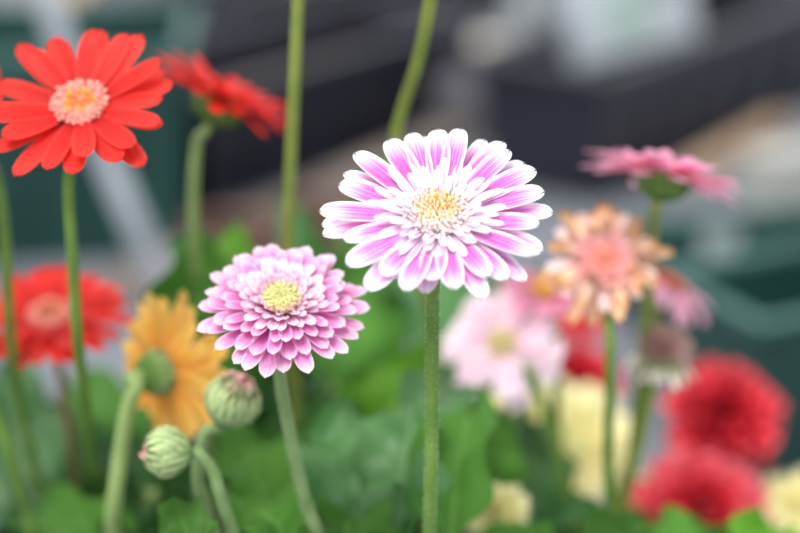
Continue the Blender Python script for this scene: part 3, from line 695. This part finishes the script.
ball('deep crimson double gerbera, round as a ball, in front of the right green crate', at(725, 418, 1.04), camvec((-.08, .40, .9)), stem_base('rr', 12), .039, M_crim, [at(715, 470, 1.07), at(700, 530, 1.06), at(680, 570, 1.05)], 31)
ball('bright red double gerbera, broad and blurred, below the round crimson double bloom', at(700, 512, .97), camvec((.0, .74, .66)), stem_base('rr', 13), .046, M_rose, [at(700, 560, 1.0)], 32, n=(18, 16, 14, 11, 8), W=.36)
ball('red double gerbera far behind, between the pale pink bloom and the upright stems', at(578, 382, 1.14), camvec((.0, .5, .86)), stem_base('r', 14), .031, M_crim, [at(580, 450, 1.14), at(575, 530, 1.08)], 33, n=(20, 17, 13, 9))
ball('scarlet gerbera just behind the fading peach bloom, above the far red double bloom', at(578, 322, 1.18), camvec((.0, .8, .6)), stem_base('r', 15), .022, M_rose, [at(580, 400, 1.18), at(575, 500, 1.1)], 34, n=(14, 12, 9))
def yellow(label, px, py, Y, N, R, key, stem, seed, n=14):
    simple(label, at(px, py, Y), camvec(N), stem_base(key, seed), R, [(n, R*.25, 0, R*.78, R*.36, .05, -.2), (n-1, R*.25, .001, R*.70, R*.33, .25, 0.)], M_yellow,
        (R*.27, .003, .0015, [M_f_gold, M_f_lime]), stem, M_stem, seed=seed, pk=dict(cup=-.2, jit=.1, ej=.15), disc_kw=dict(n=60, size=.001), calyx=(R*.3, R*.25))
yellow('pale yellow gerbera, largest of the yellow blooms, below the pale pink one', 568, 446, 1.02, (.0, .50, .86), .044, 'r', [at(572, 520, 1.05)], 41)
yellow('pale yellow gerbera peeking out right under the pale pink bloom', 520, 418, 1.00, (-.1, .5, .86), .026, 'r', [at(525, 480, 1.03)], 42, 12)
yellow('pale yellow gerbera low behind the leaves, just right of the central stem', 497, 512, .82, (.0, .5, .86), .017, 'r', [at(500, 560, .83)], 43, 13)
yellow('yellow gerbera at the lower right corner of the photo', 797, 505, 1.02, (-.1, .6, .8), .024, 'rr', [at(790, 560, 1.02)], 45, 13)
yellow('yellow gerbera between the two upright stems and the bright red double bloom', 640, 505, 1.06, (.0, .6, .8), .024, 'rr', [at(640, 560, 1.05)], 46, 12)

# ---- tall stems whose blooms stand above the picture
simple('tall straight olive stem at the top left of centre, its bloom above the picture', at(304, -140, .80), camvec((.1, .8, .6)), stem_base('l', 16), .035,
    [(14, .009, 0, .026, .011, .1, 0.), (13, .009, .001, .024, .01, .2, .06)], M_red, rdisc,
    [at(301, -60, .81), at(298, 0, .81), at(294, 90, .81), at(290, 180, .82), at(288, 260, .83), at(288, 350, .85), at(292, 440, .87)], M_stem_olive, r_top=.0026, r_bot=.0029, seed=51, pk=redpk, disc_kw=dict(n=80))
simple('tall bending green stem at the top right of centre, its bloom above the picture', at(452, -160, .80), camvec((.1, .8, .6)), stem_base('c', 17), .035,
    [(14, .009, 0, .026, .011, .1, 0.), (13, .009, .001, .024, .01, .2, .06)], M_red, rdisc,
    [at(440, -80, .80), at(430, 0, .81), at(418, 60, .82), at(402, 110, .83), at(393, 150, .835), at(394, 200, .84), at(412, 260, .85), at(429, 310, .86), at(433, 370, .875), at(432, 450, .89)], M_stem_olive, r_top=.0030, r_bot=.0026, seed=52, pk=redpk, disc_kw=dict(n=80))
simple('thin leaning green stem in the lower left corner, its bloom outside the picture', at(-60, 330, .80), camvec((.1, .8, .6)), stem_base('ll', 18), .02,
    [(12, .006, 0, .018, .008, .1, 0.)], M_red, (.006, .002, .001, [M_f_orange]),
    [at(-40, 370, .80), at(-12, 400, .80), at(8, 450, .80), at(24, 505, .81), at(34, 550, .83)], M_stem, seed=53, pk=redpk, disc_kw=dict(n=40))

# ---- buds
def bud(label, C, A, base, Ln, R, pink, stem, smat, seed, group='gerbera buds'):
    """egg of overlapping narrow bracts along the axis A, closed at the tip"""
    rg = random.Random(seed); root = empty('gerbera_bud', base, label, 'bud', group); M = frame(C-A*Ln*.5, A)
    prof = lambda t: R*(math.sin(PI*min(1, (t*.86+.05)))**.62)
    V, F = lathe([(max(.0005, prof(t)*.88), t*Ln*.92) for t in [0, .05, .12, .25, .4, .55, .7, .82, .92, 1.]], 26); mesh_obj('bud_core', V, F, M_bract, root, M)
    rows = [(0.02, 14, .40), (.14, 18, .42), (.28, 20, .42), (.42, 20, .42), (.56, 14, .42)]
    for ri, (t0, nn, ll) in enumerate(rows[:4] if pink > 10 else rows):
        for k in range(nn):
            az = 2*PI*(k+.5*ri+rg.uniform(-.12, .12))/nn; nu, nv = 8, 5
            L_ = ll*rg.uniform(.9, 1.12); Vp, Fp, Up = [], [], []; W = R*.52
            for i in range(nu):
                u = i/(nu-1); t = t0+L_*u; r_ = prof(min(t, 1.))*1.0+R*.035+R*.07*u*(1-u)+ (R*.07*ss(.7, 1, u) if ri < 3 else 0)
                wd = W*(.75+.25*math.sin(PI*u))*(1-u**2.2)**.7+.0001
                for j in range(nv):
                    v = -1+2*j/(nv-1); a_ = v*wd/2/max(r_, R*.3)
                    rr = r_-R*.05*abs(v)
                    Vp.append(Vector((rr*math.cos(a_), rr*math.sin(a_), t*Ln*.95))); Up.append((u, j/(nv-1)))
                if i:
                    for j in range(nv-1): q = (i-1)*nv+j; Fp.append((q, q+nv, q+nv+1, q+1))
            mesh_obj('bract', Vp, Fp, M_bract, root, M @ Matrix.Rotation(az, 4, 'Z'), Up)
    for k in range(pink):              # furled petals showing at the tip
        az = 2*PI*k/pink + rg.uniform(-.1, .1); q = math.sqrt(rg.random())
        V, F, UV = petal_geo(Ln*rg.uniform(.30, .42), R*.42, 1.45+.2*q, 1.9+.5*q, cup=-.6, notch=.02, ridge=0, base=.8, wmax=.5, tipw=.4, nu=9, nv=7, rng=rg)
        mesh_obj('furled_petal', V, F, M_bud_pink, root, M @ Matrix.Rotation(az, 4, 'Z') @ Matrix.Translation((R*(.04+(.72 if pink > 10 else .55)*q), 0, Ln*(.70-.10*q))), UV)
    add_stem(root, [C-A*Ln*.47, C-A*Ln*.62]+stem+[base], .0022, .0030, smat, hair=500, hair_mat=M_hair, rng=rg)
bud('green bud with furled dusky pink tips, under the double pink bloom', at(233, 400, .735), camvec((.42, .80, .35)), stem_base('l', 20), .0245, .0116, 20,
    [at(206, 432, .735), at(198, 460, .735), at(199, 490, .737), at(209, 520, .74), at(220, 560, .75)], M_stem_fuzzy, 61)
bud('pale green closed bud facing left on a hooked stem, lowest of the two buds', at(166, 452, .71), camvec((-.93, .05, .25)), stem_base('l', 21), .0205, .0102, 8,
    [at(200, 455, .71), at(212, 470, .71), at(222, 500, .71), at(233, 535, .715), at(244, 575, .73)], M_stem_fuzzy, 62)
# ---- spent seed head
C = at(664, 352, .86); N = camvec((.15, .9, .4)); base = stem_base('rr', 22); sr = random.Random(8)
sh = empty('seed_head', base, 'spent gerbera seed head, brownish pink and fluffy, under the dusky pink bloom', 'seed head'); M = frame(C, N)
M_fluff = plain_mat('faded_pink_filament', (.76, .50, .44), (.55, .33, .28), 60, .8, amt=.3)
M_husk = petal_mat('pale_husk', [(0., (.42, .46, .26)), (.6, (.70, .66, .52)), (1., (.86, .80, .74))], streak=.3, amt=.2)
V, F = [], []
for k in range(520):
    z = sr.uniform(-.1, 1); a = sr.uniform(0, 2*PI); s_ = math.sqrt(1-z*z*.98)
    d = Vector((s_*math.cos(a), s_*math.sin(a), z)).normalized(); o = len(V); ln = sr.uniform(.009, .0155); sd_ = d.orthogonal().normalized()*.00028
    t_ = d*ln+Vector((sr.uniform(-.002, .002), sr.uniform(-.002, .002), sr.uniform(-.002, .002))); s2 = d.cross(sd_)
    V += [d*.002-sd_, d*.002+sd_, d*.002+s2, t_-sd_, t_+sd_, t_+s2]; F += [(o, o+1, o+4, o+3), (o+1, o+2, o+5, o+4), (o+2, o, o+3, o+5), (o+3, o+4, o+5)]
fo = mesh_obj('seed_fluff', V, F, M_fluff, sh, M); fo['kind'] = 'stuff'
add_ring(sh, M, 16, .006, -.004, .014, .0042, -.2, -1.1, M_husk, 'husk', rng=sr, jit=.15, ej=.2, cup=-.3)
add_calyx(sh, M, .008, .010, M_calyx, 14, sr)
head_stem(sh, C, N, .010, [at(652, 385, .865), at(640, 440, .87), at(624, 500, .88), at(618, 540, .90), base], .0024, .0030, M_stem_olive, rng=sr)
